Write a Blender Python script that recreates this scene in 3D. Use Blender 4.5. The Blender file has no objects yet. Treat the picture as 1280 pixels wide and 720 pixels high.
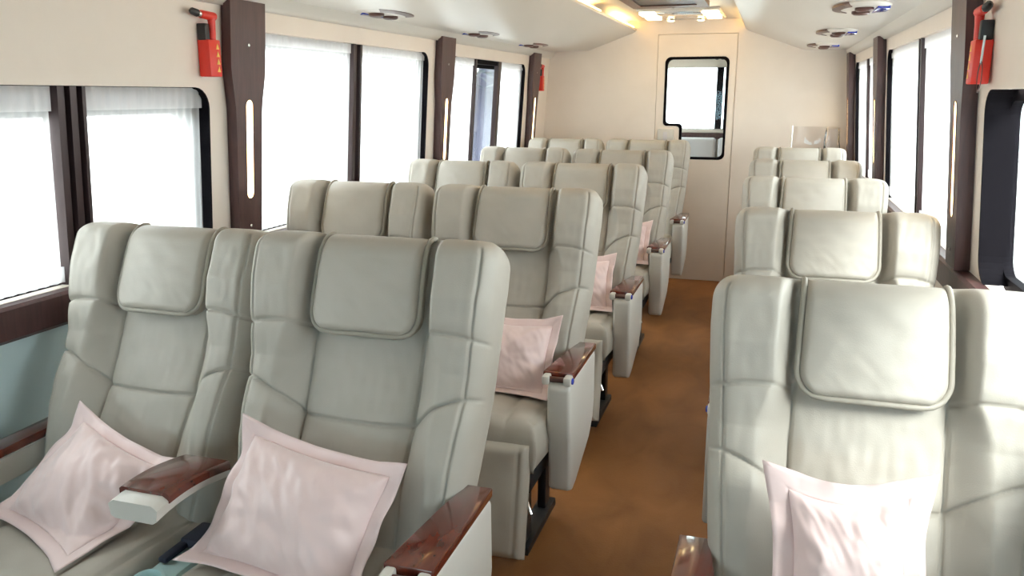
import bpy, bmesh, math, random
import numpy as np
from mathutils import Vector, Matrix, noise
from mathutils.geometry import tessellate_polygon
random.seed(7)
PI = math.pi
S = bpy.context.scene
COL = S.collection

# ------------------------------------------------------------------ materials
def mat(name, col, rough=.5, metal=0., spec=.5, bump=None, mix=None, emis=None, coat=0., sheen=0.):
    """bump=(scale,strength,detail)  mix=(color2,scale,lo,hi,stretch)"""
    m = bpy.data.materials.new(name); m.use_nodes = True
    nt = m.node_tree; b = nt.nodes['Principled BSDF']
    b.inputs['Base Color'].default_value = (*col, 1)
    b.inputs['Roughness'].default_value = rough
    b.inputs['Metallic'].default_value = metal
    b.inputs['Specular IOR Level'].default_value = spec
    b.inputs['Coat Weight'].default_value = coat
    b.inputs['Coat Roughness'].default_value = .08
    if sheen: b.inputs['Sheen Weight'].default_value = sheen
    tc = nt.nodes.new('ShaderNodeTexCoord')
    if mix:
        c2, sc, lo, hi, st = mix
        mp = nt.nodes.new('ShaderNodeMapping'); mp.inputs['Scale'].default_value = st
        nz = nt.nodes.new('ShaderNodeTexNoise'); nz.inputs['Scale'].default_value = sc; nz.inputs['Detail'].default_value = 5
        nz.inputs['Distortion'].default_value = .6
        cr = nt.nodes.new('ShaderNodeValToRGB')
        cr.color_ramp.elements[0].position = lo; cr.color_ramp.elements[0].color = (*col, 1)
        cr.color_ramp.elements[1].position = hi; cr.color_ramp.elements[1].color = (*c2, 1)
        L = nt.links.new
        L(tc.outputs['Object'], mp.inputs['Vector']); L(mp.outputs['Vector'], nz.inputs['Vector'])
        L(nz.outputs['Fac'], cr.inputs['Fac']); L(cr.outputs['Color'], b.inputs['Base Color'])
    if bump:
        nz = nt.nodes.new('ShaderNodeTexNoise'); nz.inputs['Scale'].default_value = bump[0]; nz.inputs['Detail'].default_value = bump[2]
        bp = nt.nodes.new('ShaderNodeBump'); bp.inputs['Strength'].default_value = bump[1]; bp.inputs['Distance'].default_value = .004
        nt.links.new(tc.outputs['Object'], nz.inputs['Vector']); nt.links.new(nz.outputs['Fac'], bp.inputs['Height'])
        nt.links.new(bp.outputs['Normal'], b.inputs['Normal'])
    if emis:
        b.inputs['Emission Color'].default_value = (*emis[0], 1); b.inputs['Emission Strength'].default_value = emis[1]
    return m

M = {}
M['leather'] = mat('leather', (.435, .40, .345), .52, spec=.4, bump=(420, .10, 3), mix=((.405, .37, .315), 7, .35, .7, (1, 1, 1)))
M['piping'] = mat('piping', (.33, .30, .25), .5, spec=.35)
M['shell'] = mat('seat_shell', (.53,.5,.44), .5)
M['plastic'] = mat('beige_plastic', (.62, .59, .54), .42, bump=(600, .06, 2))
M['console'] = mat('cyan_cast_plastic', (.42, .60, .60), .38)  # teal stands in for cyan light falling low on the front seats
M['black'] = mat('black_steel', (.015, .015, .017), .45)
M['strap'] = mat('dark_webbing', (.012, .014, .03), .7)
M['chrome'] = mat('chrome', (.75, .75, .75), .15, metal=1)
M['blue'] = mat('blue_lens', (.02, .05, .45), .15, coat=.6)
M['wood'] = mat('pillar_wood', (.085, .036, .033), .42, bump=(160, .05, 4), mix=((.050, .021, .021), 9, .3, .75, (6, 6, .6)))
M['burl'] = mat('polished_burl', (.14, .024, .012), .16, coat=.8, mix=((.075, .013, .008), 26, .35, .70, (2.2, .8, 1)))
M['wall'] = mat('wall_vinyl', (.80, .71, .63), .55, bump=(90, .05, 4), mix=((.765, .675, .595), 5, .3, .75, (1, 1, 1)))
M['panel'] = mat('cyan_cast_panel', (.56, .69, .71), .5, bump=(90, .05, 3))  # cyan light cast low on the left, put into the panel colour
M['ceil'] = mat('ceiling_vinyl', (.67, .615, .55), .35, bump=(60, .02, 3))
M['floor'] = mat('brown_floor', (.37, .155, .048), .55, spec=.35, bump=(150, .2, 6), mix=((.235, .09, .027), 3.2, .30, .74, (1.8, 1, 1)))
M['rubber'] = mat('dark_rubber', (.006, .005, .007), .8, spec=.08)
M['alu'] = mat('brown_aluminium', (.045, .026, .026), .35, metal=.3)
M['grey'] = mat('grey_vinyl', (.60, .58, .60), .5)
M['pillow'] = mat('pink_satin', (.78, .60, .575), .42, spec=.4, bump=(30, .12, 3), sheen=.25)
M['red'] = mat('red_plastic', (.72, .03, .015), .4)
M['yellow'] = mat('yellow_print', (.85, .55, .12), .5)
M['brown'] = mat('brown_plastic', (.10, .04, .03), .35)
M['screen'] = mat('black_screen', (.006, .005, .008), .35)
M['lamp'] = mat('warm_lamp', (.9, .8, .6), .4, emis=((1., .72, .34), 4.))
M['cove'] = mat('cove_led', (.9, .8, .5), .4, emis=((1., .64, .20), 5.))
M['lampw'] = mat('ceiling_lamp_glow', (.9, .85, .7), .4, emis=((1., .78, .40), 5.5))
M['concrete'] = mat('concrete', (.55, .54, .52), .8)
M['bark'] = mat('bark', (.050, .054, .085), .9)
M['leaf'] = mat('leaf', (.05, .075, .09), .6)

def glass(name, tint=(1, 1, 1), gl=.6):
    m = bpy.data.materials.new(name); m.use_nodes = True; nt = m.node_tree
    nt.nodes.clear(); o = nt.nodes.new('ShaderNodeOutputMaterial')
    t = nt.nodes.new('ShaderNodeBsdfTransparent'); t.inputs[0].default_value = (*tint, 1)
    g = nt.nodes.new('ShaderNodeBsdfGlossy'); g.inputs['Roughness'].default_value = .03
    f = nt.nodes.new('ShaderNodeFresnel'); f.inputs[0].default_value = 1.35
    k = nt.nodes.new('ShaderNodeMath'); k.operation = 'MULTIPLY'; k.inputs[1].default_value = gl
    x = nt.nodes.new('ShaderNodeMixShader'); L = nt.links.new
    L(f.outputs[0], k.inputs[0]); L(k.outputs[0], x.inputs[0]); L(t.outputs[0], x.inputs[1]); L(g.outputs[0], x.inputs[2]); L(x.outputs[0], o.inputs[0])
    return m
M['glass'] = glass('window_glass', (.93, .97, .97))
M['tint'] = glass('cool_fill_windscreen', (.80, .945, 1.0))  # unseen glass, tint added to throw a cool fill on front rows
M['acrylic'] = glass('clear_plastic', (.86, .84, .83), 2.)

def cloth(name, tr, col):
    m = bpy.data.materials.new(name); m.use_nodes = True; nt = m.node_tree
    nt.nodes.clear(); o = nt.nodes.new('ShaderNodeOutputMaterial')
    t = nt.nodes.new('ShaderNodeBsdfTransparent')
    a = nt.nodes.new('ShaderNodeBsdfTranslucent'); a.inputs[0].default_value = (*col, 1)
    d = nt.nodes.new('ShaderNodeBsdfDiffuse'); d.inputs[0].default_value = (*col, 1)
    x = nt.nodes.new('ShaderNodeMixShader'); x.inputs[0].default_value = .35
    y = nt.nodes.new('ShaderNodeMixShader'); y.inputs[0].default_value = 1 - tr
    L = nt.links.new
    L(a.outputs[0], x.inputs[1]); L(d.outputs[0], x.inputs[2]); L(t.outputs[0], y.inputs[1]); L(x.outputs[0], y.inputs[2]); L(y.outputs[0], o.inputs[0])
    return m
M['sheer'] = cloth('sheer_curtain', .42, (.92, .92, .92))
M['sheer2'] = cloth('curtain_heading', .12, (.86, .85, .85))

# ------------------------------------------------------------------ helpers
def link(name, me, m, parent=None, loc=(0, 0, 0), rot=(0, 0, 0)):
    o = bpy.data.objects.new(name, me); COL.objects.link(o)
    if m is not None: me.materials.append(m)
    o.parent = parent; o.location = loc; o.rotation_euler = rot
    return o

def mesh(name, V, F, m, parent=None, smooth=True, loc=(0, 0, 0), rot=(0, 0, 0), fix=True):
    me = bpy.data.meshes.new(name)
    me.from_pydata([tuple(map(float, v)) for v in V], [], [tuple(map(int, f)) for f in F])
    if fix:
        bm = bmesh.new(); bm.from_mesh(me); bmesh.ops.recalc_face_normals(bm, faces=bm.faces); bm.to_mesh(me); bm.free()
    if smooth:
        for p in me.polygons: p.use_smooth = True
        if smooth != 'all':
            try: me.set_sharp_from_angle(angle=math.radians(40))
            except Exception: pass
    me.update()
    return link(name, me, m, parent, loc, rot)

def from_bm(name, bm, m, parent=None, smooth=True, loc=(0, 0, 0), rot=(0, 0, 0)):
    me = bpy.data.meshes.new(name); bmesh.ops.recalc_face_normals(bm, faces=bm.faces); bm.to_mesh(me); bm.free()
    if smooth:
        for p in me.polygons: p.use_smooth = True
        try: me.set_sharp_from_angle(angle=math.radians(35))
        except Exception: pass
    return link(name, me, m, parent, loc, rot)

def bm_box(bm, lo, hi, bev=0., seg=2):
    r = bmesh.ops.create_cube(bm, size=1)
    vs = r['verts']
    for v in vs:
        v.co = Vector([(lo[i] + hi[i]) / 2 + v.co[i] * (hi[i] - lo[i]) for i in range(3)])
    if bev:
        es = list({e for v in vs for e in v.link_edges})
        bmesh.ops.bevel(bm, geom=es, offset=bev, segments=seg, profile=.5, affect='EDGES')

def box(name, lo, hi, m, parent=None, bev=.003, seg=2, **k):
    bm = bmesh.new(); bm_box(bm, lo, hi, bev, seg); return from_bm(name, bm, m, parent, **k)

def boxes(name, L, m, parent=None, bev=.003, **k):
    bm = bmesh.new()
    for lo, hi in L: bm_box(bm, lo, hi, bev)
    return from_bm(name, bm, m, parent, **k)

def prism(name, poly, f, d0, d1, m, parent=None, bev=0., seg=2, **k):
    """poly 2d list, f(u,v,d)->xyz"""
    bm = bmesh.new()
    a = [bm.verts.new(f(u, v, d0)) for u, v in poly]; b = [bm.verts.new(f(u, v, d1)) for u, v in poly]
    n = len(poly)
    bm.faces.new(a); bm.faces.new(b[::-1])
    for i in range(n): bm.faces.new((a[i], b[i], b[(i + 1) % n], a[(i + 1) % n]))
    bmesh.ops.recalc_face_normals(bm, faces=bm.faces)
    if bev:
        es = [e for e in bm.edges if len(e.link_faces) == 2 and e.calc_face_angle(0) > .6]
        bmesh.ops.bevel(bm, geom=es, offset=bev, segments=seg, profile=.5, affect='EDGES')
    return from_bm(name, bm, m, parent, **k)

def tube_data(pts, r, n=8, closed=False):
    P = [Vector(p) for p in pts]; V = []; F = []; N = len(P)
    prev = None
    for i, p in enumerate(P):
        if closed: t = (P[(i + 1) % N] - P[i - 1])
        else: t = P[min(i + 1, N - 1)] - P[max(i - 1, 0)]
        t.normalize()
        if prev is None:
            a = t.orthogonal().normalized()
        else:
            a = (prev - t * prev.dot(t)).normalized()
        prev = a; b = t.cross(a)
        rr = r[i] if isinstance(r, (list, tuple)) else r
        for j in range(n):
            th = 2 * PI * j / n; V.append(p + a * (math.cos(th) * rr) + b * (math.sin(th) * rr))
    for i in range(N if closed else N - 1):
        i2 = (i + 1) % N
        for j in range(n): F.append((i * n + j, i * n + (j + 1) % n, i2 * n + (j + 1) % n, i2 * n + j))
    if not closed:
        F.append(tuple(range(n))); F.append(tuple(range((N - 1) * n, N * n)))
    return V, F

def tube(name, pts, r, m, parent=None, n=8, closed=False, **k):
    V, F = tube_data(pts, r, n, closed); return mesh(name, V, F, m, parent, **k)

def lathe(name, prof, m, parent=None, n=24, **k):
    V = []; F = []
    for r, z in prof:
        for j in range(n): V.append((r * math.cos(2 * PI * j / n), r * math.sin(2 * PI * j / n), z))
    for i in range(len(prof) - 1):
        for j in range(n): F.append((i * n + j, i * n + (j + 1) % n, (i + 1) * n + (j + 1) % n, (i + 1) * n + j))
    F.append(tuple(range(n))); F.append(tuple(range((len(prof) - 1) * n, len(prof) * n)))
    return mesh(name, V, F, m, parent, **k)

def rrect(u0, v0, u1, v1, r, seg=6, corners=(1, 1, 1, 1)):
    """bl, br, tr, tl"""
    P = []
    for k, (cu, cv, a0) in enumerate([(u0 + r, v0 + r, PI), (u1 - r, v0 + r, 1.5 * PI), (u1 - r, v1 - r, 0), (u0 + r, v1 - r, .5 * PI)]):
        if corners[k]:
            for i in range(seg + 1):
                a = a0 + .5 * PI * i / seg; P.append((cu + r * math.cos(a), cv + r * math.sin(a)))
        else:
            P.append((u0 if k in (0, 3) else u1, v0 if k in (0, 1) else v1))
    return P

def plate(name, outer, holes, f, d0, d1, m, parent=None, smooth=False):
    loops = [outer] + holes
    flat = [p for l in loops for p in l]
    tris = tessellate_polygon([[Vector((u, v, 0)) for u, v in l] for l in loops])
    n = len(flat); V = [f(u, v, d0) for u, v in flat] + [f(u, v, d1) for u, v in flat]; F = []
    for t in tris: F.append(t); F.append(tuple(i + n for i in t[::-1]))
    k = 0
    for l in loops:
        for i in range(len(l)):
            a, b = k + i, k + (i + 1) % len(l); F.append((a, b, b + n, a + n))
        k += len(l)
    return mesh(name, V, F, m, parent, smooth=smooth)

def thing(name, label, cat, loc=(0, 0, 0), rot=(0, 0, 0), group=None):
    o = bpy.data.objects.new(name, None); COL.objects.link(o); o.empty_display_size = .05
    o.location = loc; o.rotation_euler = rot
    return tag(o, label, cat, group)

def tag(o, label, cat, group=None):
    o['label'] = label; o['category'] = cat
    if group: o['group'] = group
    return o

def struct(o):
    o['kind'] = 'structure'; return o

def copy_tree(o, parent=None):
    c = o.copy(); COL.objects.link(c); c.parent = parent
    for ch in list(o.children): copy_tree(ch, c)
    return c

def fbm(p, sc, sd=0.):
    return noise.noise(Vector((p[0] * sc + sd, p[1] * sc - sd, p[2] * sc + 2 * sd)))

# ------------------------------------------------------------------ key measures
FLOOR = .05; PLAT = .09; YB = 6.744; YF = -2.6
ROW0 = 1.509; PITCH = 1.1021
def XL(z): return -(1.795 + .07 * (1.77 - z))
def XR(z): return .548 + .08 * (1.77 - z)
fL = lambda y, z, d: (XL(z) - d, y, z)          # d outward
fR = lambda y, z, d: (XR(z) + d, y, z)

# ------------------------------------------------------------------ SETTING
struct(box('floor', (-2.0, YF, FLOOR - .06), (.75, YB + 2.2, FLOOR), M['floor'], bev=0))
o = struct(box('trim_1', (-1.9, -.9, FLOOR), (-.80, 6.35, PLAT), M['floor'], bev=.006))

# windows: y0,y1,z0,z1,radius
WT = 1.775; WB = 1.03
LW = [(.35, 2.365, WB, 1.576, .07), (2.55, 4.215, WB, WT, .07), (4.56, 6.06, WB, WT, .07)]
RW = [(.75, 2.60, WB, 1.566, .07), (2.86, 4.70, WB, WT, .07), (4.98, 6.42, WB, WT, .07)]
ZT = 1.93
wo = [(YF, FLOOR), (YB, FLOOR), (YB, ZT), (YF, ZT)]
struct(plate('wall_left', wo, [rrect(a, c, b, d, r) for a, b, c, d, r in LW], fL, 0, .035, M['wall']))
struct(plate('wall_right', wo, [rrect(a, c, b, d, r) for a, b, c, d, r in RW], fR, 0, .035, M['wall']))

nwin = [0]
def window(f, w, dividers, panes, near_in=.04, far_in=.05, top_in=.05, bot_in=.03, frame_m='rubber'):
    """w opening; ring frame behind curtain; dividers list of (y0,y1); panes (y0,y1)"""
    nwin[0] += 1
    a, b, c, d, r = w
    root = bpy.data.objects.new('window_%d' % nwin[0], None); COL.objects.link(root); struct(root)
    P = rrect(a - .02, c - .02, b + .02, d + .02, r + .01)
    Q = rrect(a + near_in, c + bot_in, b - far_in, d - top_in, .05)
    plate('window_frame', P, [Q], f, .058, .085, M['rubber'], root)
    # dark reveal: uprights and rounded corners
    per = rrect(a, c, b, d, r)
    V = []; F = []
    n = len(per); q = n // 4
    far = [p for p in per if p[0] > b - r - 1e-6]
    near = [p for p in per if p[0] < a + r + 1e-6]
    near.sort(key=lambda p: p[1])
    far.sort(key=lambda p: p[1])
    for seq in (far, near):
        k0 = len(V)
        cy = (a + b) / 2; cz = (c + d) / 2
        for (y, z) in seq:
            iy = y + (.008 if y < cy else -.008)
            V += [f(y, z, -.004), f(iy, z, -.004), f(iy, z, .06), f(y, z, .06)]
        for i in range(len(seq) - 1):
            for j in range(4):
                F.append((k0 + i * 4 + j, k0 + i * 4 + (j + 1) % 4, k0 + i * 4 + 4 + (j + 1) % 4, k0 + i * 4 + 4 + j))
    mesh('seal', V, F, M['rubber'], root, smooth=False)
    for (y0, y1, ribs) in dividers:
        wd = y1 - y0
        prof = []
        if ribs:
            k = ribs
            for i in range(k):
                t0 = y0 + wd * i / k; t1 = y0 + wd * (i + 1) / k; g = wd / k * .22
                prof += [(t0 + .001, .03), (t0 + g, .004 if i % 2 == 0 else .014), (t1 - g, .004 if i % 2 == 0 else .014), (t1 - .001, .03)]
        else:
            prof += [(y0, .03), (y0 + .006, .006), (y1 - .006, .006), (y1, .03)]
        bk = .056 if ribs else .034
        prof = [(y0, bk)] + prof + [(y1, bk)]
        V = []; F = []
        zs = (c + .001, d - .001); n = len(prof)
        for z in zs: V += [f(y, z, dd) for y, dd in prof]
        for i in range(n): F.append((i, (i + 1) % n, n + (i + 1) % n, n + i))
        F += [tuple(range(n)), tuple(range(n, 2 * n))]
        mesh('divider', V, F, M['alu'], root, smooth=False)
    for (y0, y1) in panes:
        Pn = [(y0, c + bot_in - .01), (y1, c + bot_in - .01), (y1, d - top_in + .01), (y0, d - top_in + .01)]
        plate('pane', Pn, [], f, .068, .074, M['glass'], root)
    return root

def curtain(f, y0, y1, z0, z1, label, seed=0):
    n = max(12, int((y1 - y0) / .006)); rows = 14
    def sheet(zs, off, amp, ph):
        V = []; F = []
        for j, z in enumerate(zs):
            t = (z - z0) / (z1 - z0)
            for i in range(n + 1):
                y = y0 + (y1 - y0) * i / n
                a = amp * (math.sin(y * 2 * PI / .034 + ph + .8 * math.sin(y * 9 + seed)) + .35 * math.sin(y * 2 * PI / .013 + 3 * t))
                V.append(f(y, z, off + a))
        m_ = n + 1
        for j in range(len(zs) - 1):
            for i in range(n): F.append((j * m_ + i, j * m_ + i + 1, (j + 1) * m_ + i + 1, (j + 1) * m_ + i))
        return V, F
    zs = [z0 + (z1 - z0) * j / rows for j in range(rows + 1)]
    V, F = sheet(zs, .022, .0045, seed)
    o = mesh('curtain', V, F, M['sheer'], smooth='all'); tag(o, label, 'curtain', 'sheer window curtains')
    V, F = sheet([z1 - (.065 if z1 < 1.6 else .04), z1 - .02, z1], .015, .003, seed + 1); mesh('heading', V, F, M['sheer2'], o, smooth='all')
    V, F = sheet([z0, z0 + .02, z0 + .045], .015, .003, seed + 2); mesh('hem', V, F, M['sheer2'], o, smooth='all')
    return o

# left windows 1..3, right 4..6
window(fL, LW[0], [(1.745, 1.85, 5)], [(.35, 2.36)], top_in=.085)
window(fL, LW[1], [(3.375, 3.472, 3)], [(2.55, 4.2)])
window(fL, LW[2], [(4.985, 5.02, 0), (5.44, 5.515, 0)], [(4.56, 6.06)])
window(fR, RW[0], [], [(.75, 2.6)], top_in=.03, far_in=.004, bot_in=.02)
window(fR, RW[1], [(3.72, 3.80, 3)], [(2.86, 4.7)])
window(fR, RW[2], [(5.70, 5.775, 3)], [(4.98, 6.42)])
w3 = bpy.data.objects['window_3']
plate('sash_rail', [(5.0, WT - .028), (5.5, WT - .028), (5.5, WT - .001), (5.0, WT - .001)], [], fL, .012, .056, M['rubber'], w3)
plate('sash_rail', [(5.0, WB + .001), (5.5, WB + .001), (5.5, WB + .03), (5.0, WB + .03)], [], fL, .012, .056, M['rubber'], w3)
curtain(fL, .37, 1.74, WB + .01, 1.574, 'white sheer curtain on front left window, before the ribbed divider', 1)
curtain(fL, 1.855, 2.350, WB + .01, 1.574, 'white sheer curtain behind the front left window seat, after the ribbed divider', 2)
curtain(fL, 2.57, 3.37, WB + .01, WT - .002, 'white sheer curtain on middle left window, half nearest the lit pillar', 3)
curtain(fL, 3.478, 4.20, WB + .01, WT - .002, 'white sheer curtain on middle left window, half beyond the dark divider', 4)
curtain(fL, 4.58, 4.982, WB + .01, WT - .002, 'white sheer curtain on rear left window, before the bare sash', 5)
curtain(fL, 5.517, 6.045, WB + .01, WT - .002, 'white sheer curtain on rear left window, beyond the bare sash', 6)
curtain(fR, 2.88, 3.715, WB + .01, WT - .002, 'white sheer curtain on middle right window, half nearest the lit pillar', 7)
curtain(fR, 3.805, 4.68, WB + .01, WT - .002, 'white sheer curtain on middle right window, half beyond the dark divider', 8)
curtain(fR, 5.0, 5.695, WB + .01, WT - .002, 'white sheer curtain on rear right window, near half', 9)
curtain(fR, 5.78, 6.40, WB + .01, WT - .002, 'white sheer curtain on rear right window, far half', 10)

struct(plate('trim_5', [(YF + .01, PLAT), (YB - .01, PLAT), (YB - .01, WB - .10), (YF + .01, WB - .10)], [], fL, -.012, -.001, M['panel']))  # lower left panel, its blue is a painted light cast
# wooden sills
def sill(f, sgn, name):
    # profile (d inward negative, z)
    prof = [(.03, WB - .002), (-.035, WB), (-.045, WB - .008), (-.045, WB - .085), (-.03, WB - .097), (-.004, WB - .097), (-.004, WB - .01), (.03, WB - .01)]
    n = len(prof); V = []; F = []
    for y in (-1.7, YB - .005): V += [f(y, z, d) for d, z in prof]
    for i in range(n): F.append((i, (i + 1) % n, n + (i + 1) % n, n + i))
    F += [tuple(range(n)), tuple(range(n, 2 * n))]
    struct(mesh(name, V, F, M['wood'], smooth=False))
sill(fL, -1, 'trim_2'); sill(fR, 1, 'trim_3')

# ceiling profile
CX = -.62
prof = [(XL(1.84) - .03, 1.845), (XL(1.84) + .012, 1.845), (XL(1.84) + .035, 1.86), (XL(1.84) + .05, 1.892), (XL(1.84) + .075, 1.900), (-1.46, 1.905),
        (-1.10, 2.035), (-1.075, 2.05), (-1.075, 2.066), (-1.16, 2.07), (-1.16, 2.105), (-1.12, 2.125)]
profr = [(XR(1.84) + .03, 1.835), (XR(1.84) - .012, 1.835), (XR(1.84) - .035, 1.85), (XR(1.84) - .05, 1.876), (XR(1.84) - .075, 1.884), (.19, 1.888),
         (-.215, 2.035), (-.235, 2.05), (-.235, 2.066), (-.15, 2.07), (-.15, 2.105), (-.19, 2.125)]
pp = prof + profr[::-1]
up = [(x, 2.22) for x, z in (pp[-1], pp[0])]
V = []; F = []; full = pp + up; n = len(full)
for y in (YF, YB): V += [(x, y, z) for x, z in full]
for i in range(n): F.append((i, (i + 1) % n, n + (i + 1) % n, n + i))
struct(mesh('ceiling', V, F, M['ceil'], smooth=True, fix=True))

# rear wall with door opening
DX0, DX1 = -.90, -.285
fB = lambda x, z, d: (x, YB + d, z)
struct(plate('wall_rear', [(-1.95, FLOOR), (DX0, FLOOR), (DX0, 2.02), (DX1, 2.02), (DX1, FLOOR), (.72, FLOOR), (.72, 2.2), (-1.95, 2.2)], [], fB, 0, .05, M['wall']))
droot = bpy.data.objects.new('door_1', None); COL.objects.link(droot); struct(droot)
def notch(e):
    # window outline with notch at lower left
    x0, x1, zt, zb = -.832 - e, -.345 + e, 1.842 + e, 1.052 - e
    nx, nz = -.70 - e, 1.315 - e
    P = []
    def arc(cx, cz, r, a0, a1, k=6):
        for i in range(k + 1):
            a = a0 + (a1 - a0) * i / k; P.append((cx + r * math.cos(a), cz + r * math.sin(a)))
    r = .045
    arc(x1 - r, zb + r, r, 1.5 * PI, 2 * PI)
    arc(x1 - r, zt - r, r, 0, .5 * PI)
    arc(x0 + r, zt - r, r, .5 * PI, PI)
    arc(x0 + .03, nz + .03, .03, PI, 1.5 * PI)
    arc(nx - .03, nz - .03, .03, .5 * PI, 0)
    P.append((nx, zb))
    return P
plate('door_panel', [(DX0 + .003, FLOOR + .004), (DX1 - .003, FLOOR + .004), (DX1 - .003, 2.017), (DX0 + .003, 2.017)], [notch(.004)], fB, .006, .045, M['wall'], droot)
plate('window_seal', notch(.006), [notch(-.014)], fB, .006, .05, M['rubber'], droot)
plate('pane', notch(-.012), [], fB, .026, .031, M['glass'], droot)
plate('door_light_block', [(DX0 - .05, FLOOR + .001), (DX1 + .05, FLOOR + .001), (DX1 + .05, 2.07), (DX0 - .05, 2.07)], [[(DX0 + .04, FLOOR + .04), (DX1 - .04, FLOOR + .04), (DX1 - .04, 1.98), (DX0 + .04, 1.98)]], fB, .0505, .07, M['wall'], droot)  # unseen ring behind the door, added to stop light leaking through the gap
box('lock_plate', (-.875, YB - .012, 1.16), (-.745, YB + .014, 1.285), M['plastic'], droot, bev=.008)
box('door_handle', (-.828, YB - .022, 1.175), (-.795, YB - .010, 1.265), M['grey'], droot, bev=.006)
# rear room behind the door
RY = 8.35
struct(plate('wall_back_room', [(-1.95, FLOOR), (.72, FLOOR), (.72, 2.2), (-1.95, 2.2)], [rrect(-1.3, 1.234, -.10, 1.81, .03)], lambda x, z, d: (x, RY + d, z), 0, .05, M['wall']))
struct(plate('window_9', [(6.98, 1.03), (8.12, 1.03), (8.12, 1.77), (6.98, 1.77)], [], lambda y, z, d: (-1.9 - d, y, z), .02, .026, M['glass']))  # unseen opening, added to bring daylight onto the rear room seats
struct(plate('wall_left_rear', [(YB + .05, FLOOR), (RY, FLOOR), (RY, 2.2), (YB + .05, 2.2)], [rrect(7.0, 1.05, 8.1, 1.75, .05)], lambda y, z, d: (-1.9 - d, y, z), 0, .04, M['wall']))
struct(plate('wall_right_rear', [(YB + .05, FLOOR), (RY, FLOOR), (RY, 2.2), (YB + .05, 2.2)], [], lambda y, z, d: (.68 + d, y, z), 0, .04, M['wall']))
struct(box('ceiling_rear', (-1.95, YB + .05, 1.91), (.72, RY + .05, 1.96), M['ceil'], bev=0))
w7 = bpy.data.objects.new('window_7', None); COL.objects.link(w7); struct(w7)
box('divider', (-.530, RY - .03, 1.23), (-.468, RY + .03, 1.815), M['rubber'], w7, bev=.004)
box('divider', (-.450, RY - .03, 1.23), (-.408, RY + .03, 1.815), M['rubber'], w7, bev=.004)
box('pane', (-1.3, RY + .03, 1.23), (-.10, RY + .036, 1.815), M['glass'], w7, bev=0)
struct(box('trim_4', (-1.85, RY - .05, 1.135), (.66, RY - .001, 1.192), M['wood'], bev=.006))
cb = mesh('curtain', [(x, RY - .012 + .004 * math.sin(x * 160), z) for z in (1.225, 1.4, 1.6, 1.75, 1.82) for x in np.linspace(-1.3, -.532, 90)],
          [(j * 90 + i, j * 90 + i + 1, j * 90 + 91 + i, j * 90 + 90 + i) for j in range(4) for i in range(89)], M['sheer'], smooth='all')
tag(cb, 'white blind over the rear room window seen through the door glass', 'curtain')
def rear_seat(x0, x1, label):
    t = thing('bench_seat', label, 'seat', ((x0 + x1) / 2, RY - .3, FLOOR), group='grey seats in the rear room')
    h = (x1 - x0) / 2 - .006
    box('backrest', (-h, .10, .42), (h, .22, 1.10), M['grey'], t, bev=.03, seg=4)
    box('cushion', (-h, -.40, .30), (h, .11, .45), M['grey'], t, bev=.03, seg=4)
    box('seat_base', (-h + .02, -.36, 0), (h - .02, .20, .31), M['black'], t, bev=.004)
rear_seat(-.93, -.495, 'grey vinyl seat behind the door glass, wider one on the left')
rear_seat(-.485, -.05, 'grey vinyl seat behind the door glass, at the right edge')
for i, x in enumerate((-.535, -.48)):
    t = thing('ceiling_air_nozzle', 'round dark air nozzle on rear room ceiling, ' + ('left one of the pair' if i == 0 else 'right one of the pair'), 'vent', (x, RY - .10, 1.912), (PI, 0, 0), 'rear room air nozzles')
    lathe('nozzle_ring', [(.024, 0), (.024, .012), (.020, .018)], M['brown'], t, 16); lathe('nozzle_core', [(.015, .01), (.015, .026), (.010, .03)], M['black'], t, 12)

# front bulkhead around the windscreen, unseen; opening sized and tinted to shape front light
fF = lambda x, z, d: (x, YF - d, z)
struct(plate('wall_front', [(-2.05, FLOOR), (.80, FLOOR), (.80, 2.2), (-2.05, 2.2)], [rrect(-1.5, 1.0, .45, 1.62, .1)], fF, 0, .05, M['wall']))
w8 = struct(plate('window_8', rrect(-1.51, .99, .46, 1.63, .1), [], fF, .02, .026, M['tint']))

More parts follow.
